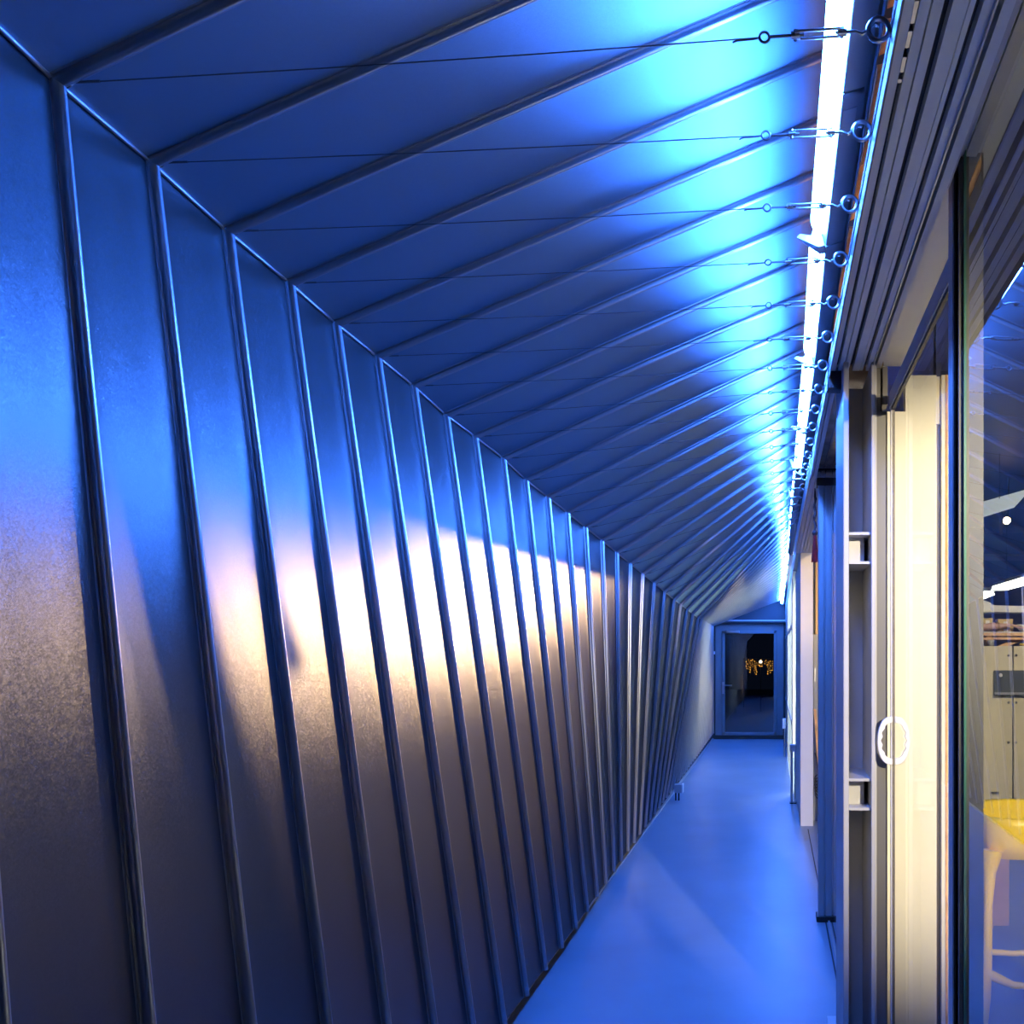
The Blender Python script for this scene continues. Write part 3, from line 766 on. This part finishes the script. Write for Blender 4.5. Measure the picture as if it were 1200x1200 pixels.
# shelf rack on the cabinet
rk = root('shelf_rack', P(2.3,8.3,CAM_Z*0+CAM_Z+.09), 'pine shelf rack standing on the plywood cabinet', 'shelf')
for x in (1.90,2.03,2.70): MB().box(x-.012,x+.05,8.15,8.22,CH,.185).build('upright', 'pine', rk)
MB().box(1.88,2.98,8.12,8.5,.185,.215).build('board', 'pine', rk)
MB().box(1.98,2.98,8.14,8.17,.150,.172).build('rail', 'pine', rk)
mb = MB(); mb.hexa([P(2.14,8.2,CH),P(2.24,8.2,CH),P(2.24,8.24,CH),P(2.14,8.24,CH),P(2.28,8.2,.15),P(2.40,8.2,.15),P(2.40,8.24,.15),P(2.28,8.24,.15)]); mb.build('brace', 'pine', rk)
MB().box(1.88,2.98,8.3,8.6,.42,.44).build('upper_board', 'white_paint', rk)
for x in (1.93,2.60): MB().box(x,x+.03,8.5,8.55,.215,.42).build('upper_upright', 'white_paint', rk)
def thing_box(name, label, cat, x0, x1, d0, d1, h0, h1, m, lid=True):
    o = root(name, P((x0+x1)/2,(d0+d1)/2,h0), label, cat)
    MB().box(x0,x1,d0,d1,h0,h1).build('body', m, o, .003)
    if lid:
        MB().box(x0-.003,x1+.003,d0-.003,d1+.003,h1-.015,h1+.004).build('lid', m, o, .002)
        if x1-x0 > .1 and m != 'cardboard': MB().box((x0+x1)/2-.02,(x0+x1)/2+.02,d0-.005,d0-.002,h0+.01,h1-.02).build('tape', 'white_paint', o)
    return o
thing_box('carton', 'tan carton on the shelf board, lower of the stacked pair', 'box', 2.14,2.29,8.19,8.30,.216,.275,'tan')
thing_box('carton', 'tan carton on the shelf board, upper of the stacked pair', 'box', 2.145,2.285,8.195,8.30,.280,.345,'tan')
thing_box('carton', 'small ochre carton behind the pink roll', 'box', 2.02,2.12,8.3,8.40,.216,.36,'tan')
thing_box('tin', 'white tin box left of the tan cartons', 'box', 1.97,2.10,8.20,8.28,.216,.285,'white')
o = root('clay_roll', P(2.0,8.14,.25), 'pink rolled bundle with tapered ends lying on the shelf', 'roll')
MB().tube([P(1.86,8.13,.235),P(1.92,8.13,.25),P(1.99,8.13,.272),P(2.08,8.13,.278),P(2.13,8.13,.276),P(2.24,8.11,.29),P(2.34,8.11,.262),P(2.42,8.11,.258)], [.006,.012,.026,.036,.030,.012,.012,.005], 10).build('body', 'clay', o)
MB().tube([P(2.12,8.128,.277),P(2.14,8.125,.2785)], .034, 10).build('band', 'cardboard', o)
o = root('bowl', P(2.42,8.2,.217), 'white bowl at the edge of the picture on the shelf', 'bowl')
MB().lathe(P(2.42,8.22,.217), [(.03,0),(.05,.008),(.085,.045),(.095,.075),(.088,.075),(.078,.045),(.03,.012),(0,.01)], 20).build('body', 'white', o)
MB().torus(P(2.42,8.22,.292), .0915, .005, (0,0,1), 20, 6).build('rim', 'white', o)
for i, (x0, x1, hh, m, lab) in enumerate(((1.98,2.46,.2155,'white_paint','long pale ruler lying under the pink roll'),)):
    o = root('ruler', P((x0+x1)/2,8.125,hh), lab, 'ruler')
    MB().box(x0,x1,8.118,8.14,hh,hh+.008).build('blade', m, o)
    MB().box(x0,x1,8.118,8.122,hh+.008,hh+.012).build('edge', 'galv_hw', o)
o = root('paint_pot', P(2.05,8.2,CH), 'pale blue pot under the shelf board', 'pot')
MB().lathe(P(2.05,8.10,CH), [(.02,0),(.032,.002),(.032,.048),(.036,.05),(.034,.056),(0,.056)], 14).build('body', 'label', o)
MB().torus(P(2.05,8.10,CH+.04), .033, .003, (0,0,1), 14, 5).build('rim', 'white', o)
o = root('tape_roll', P(2.35,8.12,CH), 'bright yellow tape roll under the shelf board', 'tape')
MB().torus(P(2.36,8.1,CH+.014), .026, .013, (0,0,1), 18, 8).build('body', 'yellow', o)
MB().lathe(P(2.36,8.1,CH+.002), [(.010,0),(.015,0),(.015,.022),(.010,.022)], 12).build('core', 'cardboard', o)
# white architectural model on the upper board
o = root('hull_model', P(2.2,8.4,.44), 'long white model hull on the top of the shelf rack', 'model')
mb = MB(); rings = []
for x, w_, lo_, hi_ in ((1.88,.02,.45,.47),(1.95,.07,.443,.50),(2.02,.09,.442,.545),(2.09,.09,.442,.525),(2.15,.09,.442,.49),(2.3,.09,.442,.485),(2.8,.08,.442,.485)):
    rings.append([P(x,8.42-w_,lo_),P(x,8.42+w_,lo_),P(x,8.42+w_*.8,hi_),P(x,8.42-w_*.8,hi_)])
mb.loft(rings); mb.build('hull', 'white', o, .004)
MB().box(2.00,2.06,8.36,8.372,.50,.535).box(1.95,1.97,8.33,8.352,.47,.49).build('window_strip', 'smoke', o)

# yellow bar stool
st_ = root('bar_stool', P(1.02,3.45,-CAM_Z), 'yellow moulded plastic bar stool behind the near pane', 'stool')
SX, SD, SH = 1.06, 3.60, -.655
def stool():
    n = 28; rings = []
    def ring(ax, ad, h, dx=0):
        r = []
        for i in range(n):
            a = 2*math.pi*i/n; ca, sa = math.cos(a), math.sin(a)
            q = (abs(ca)**4+abs(sa)**4)**-.25*.94
            r.append(P(SX+dx+ax*ca*q, SD+ad*sa*q, h+.02*max(0,sa)))
        return r
    prof = [(.150,.150,SH-.175),(.205,.195,SH-.165),(.225,.205,SH-.10),(.228,.208,SH-.03),(.222,.204,SH-.004),(.212,.196,SH),(.196,.182,SH-.012),(.16,.15,SH-.075),(.08,.07,SH-.105),(.01,.01,SH-.112)]
    mb = MB(); mb.loft([ring(a,b,h) for a,b,h in prof], True, True); return mb
stool().build('seat', 'yellow', st_)
fx, fd = .245, .22
for sx in (-1,1):
    for sd in (-1,1):
        pts = [P(SX+sx*.185,SD+sd*.165,SH-.13), P(SX+sx*.197,SD+sd*.172,SH-.22), P(SX+sx*.205,SD+sd*.18,-1.0), P(SX+sx*.21,SD+sd*.19,-1.24), P(SX+sx*.225,SD+sd*.20,-1.36), P(SX+sx*fx,SD+sd*fd,zf)]
        MB().tube(pts, [.045,.026,.018,.019,.026,.019], 10).build('leg', 'yellow', st_)
for a, b in (((-1,-1),(1,-1)),((1,-1),(1,1)),((1,1),(-1,1)),((-1,1),(-1,-1))):
    p0 = P(SX+a[0]*.214,SD+a[1]*.192,-1.27); p1 = P(SX+b[0]*.214,SD+b[1]*.192,-1.27)
    mid = (p0+p1)/2-Vector((0,0,.055))
    MB().tube([p0,p0.lerp(mid,.5)-Vector((0,0,.02)),mid,p1.lerp(mid,.5)-Vector((0,0,.02)),p1], [.022,.015,.013,.015,.022], 8).build('stretcher', 'yellow', st_)
thing_box('cardboard_box', 'brown cardboard box on the workshop floor behind the stool legs', 'box', 1.17,1.257,4.9,5.15,zf,-1.19,'cardboard')
thing_box('cardboard_box', 'taller brown cardboard box beside the other behind the stool legs', 'box', 1.265,1.36,4.95,5.2,zf,-1.165,'cardboard')
# slips of things seen in the gap beside the white pier
o = root('locker', P(.46,8.2,-CAM_Z), 'grey locker in the gap beside the white pier', 'locker')
MB().box(.362,.56,8.10,8.33,zf,.20).build('body', 'grey', o, .004)
MB().box(.368,.555,8.09,8.10,zf+.05,.18).build('door', 'grey', o, .003)
MB().box(.375,.385,8.075,8.09,-.25,-.12).build('handle', 'galv_hw', o)
o = root('timber_plank', P(.37,7.95,-CAM_Z), 'raw timber plank leaning in the gap beside the white pier', 'plank')
mb = MB(); mb.hexa([P(.41,7.93,-1.2),P(.45,7.93,-1.2),P(.45,7.96,-1.2),P(.41,7.96,-1.2),P(.362,7.93,-.50),P(.385,7.93,-.50),P(.385,7.96,-.50),P(.362,7.96,-.50)]); mb.build('board', 'timber', o)
mb = MB(); mb.hexa([P(.405,7.925,zf),P(.455,7.925,zf),P(.455,7.965,zf),P(.405,7.965,zf),P(.41,7.925,-1.2),P(.45,7.925,-1.2),P(.45,7.965,-1.2),P(.41,7.965,-1.2)]); mb.build('foot', 'black', o)
o = root('cable_coil', P(.40,7.8,-1.2), 'black coil of cable hanging low beside the white pier', 'cable')
mb = MB()
for i in range(6): mb.torus(P(.40+.004*i,7.84+.006*i,-1.13-.03*i), .034+.003*i, .006, (.1*i-.2,1,.1), 16, 6)
mb.build('loops', 'black', o)
MB().tube([P(.40,7.86,-1.10),P(.385,7.86,-.95),P(.37,7.88,-.90)], .005, 6).build('tail', 'black', o)
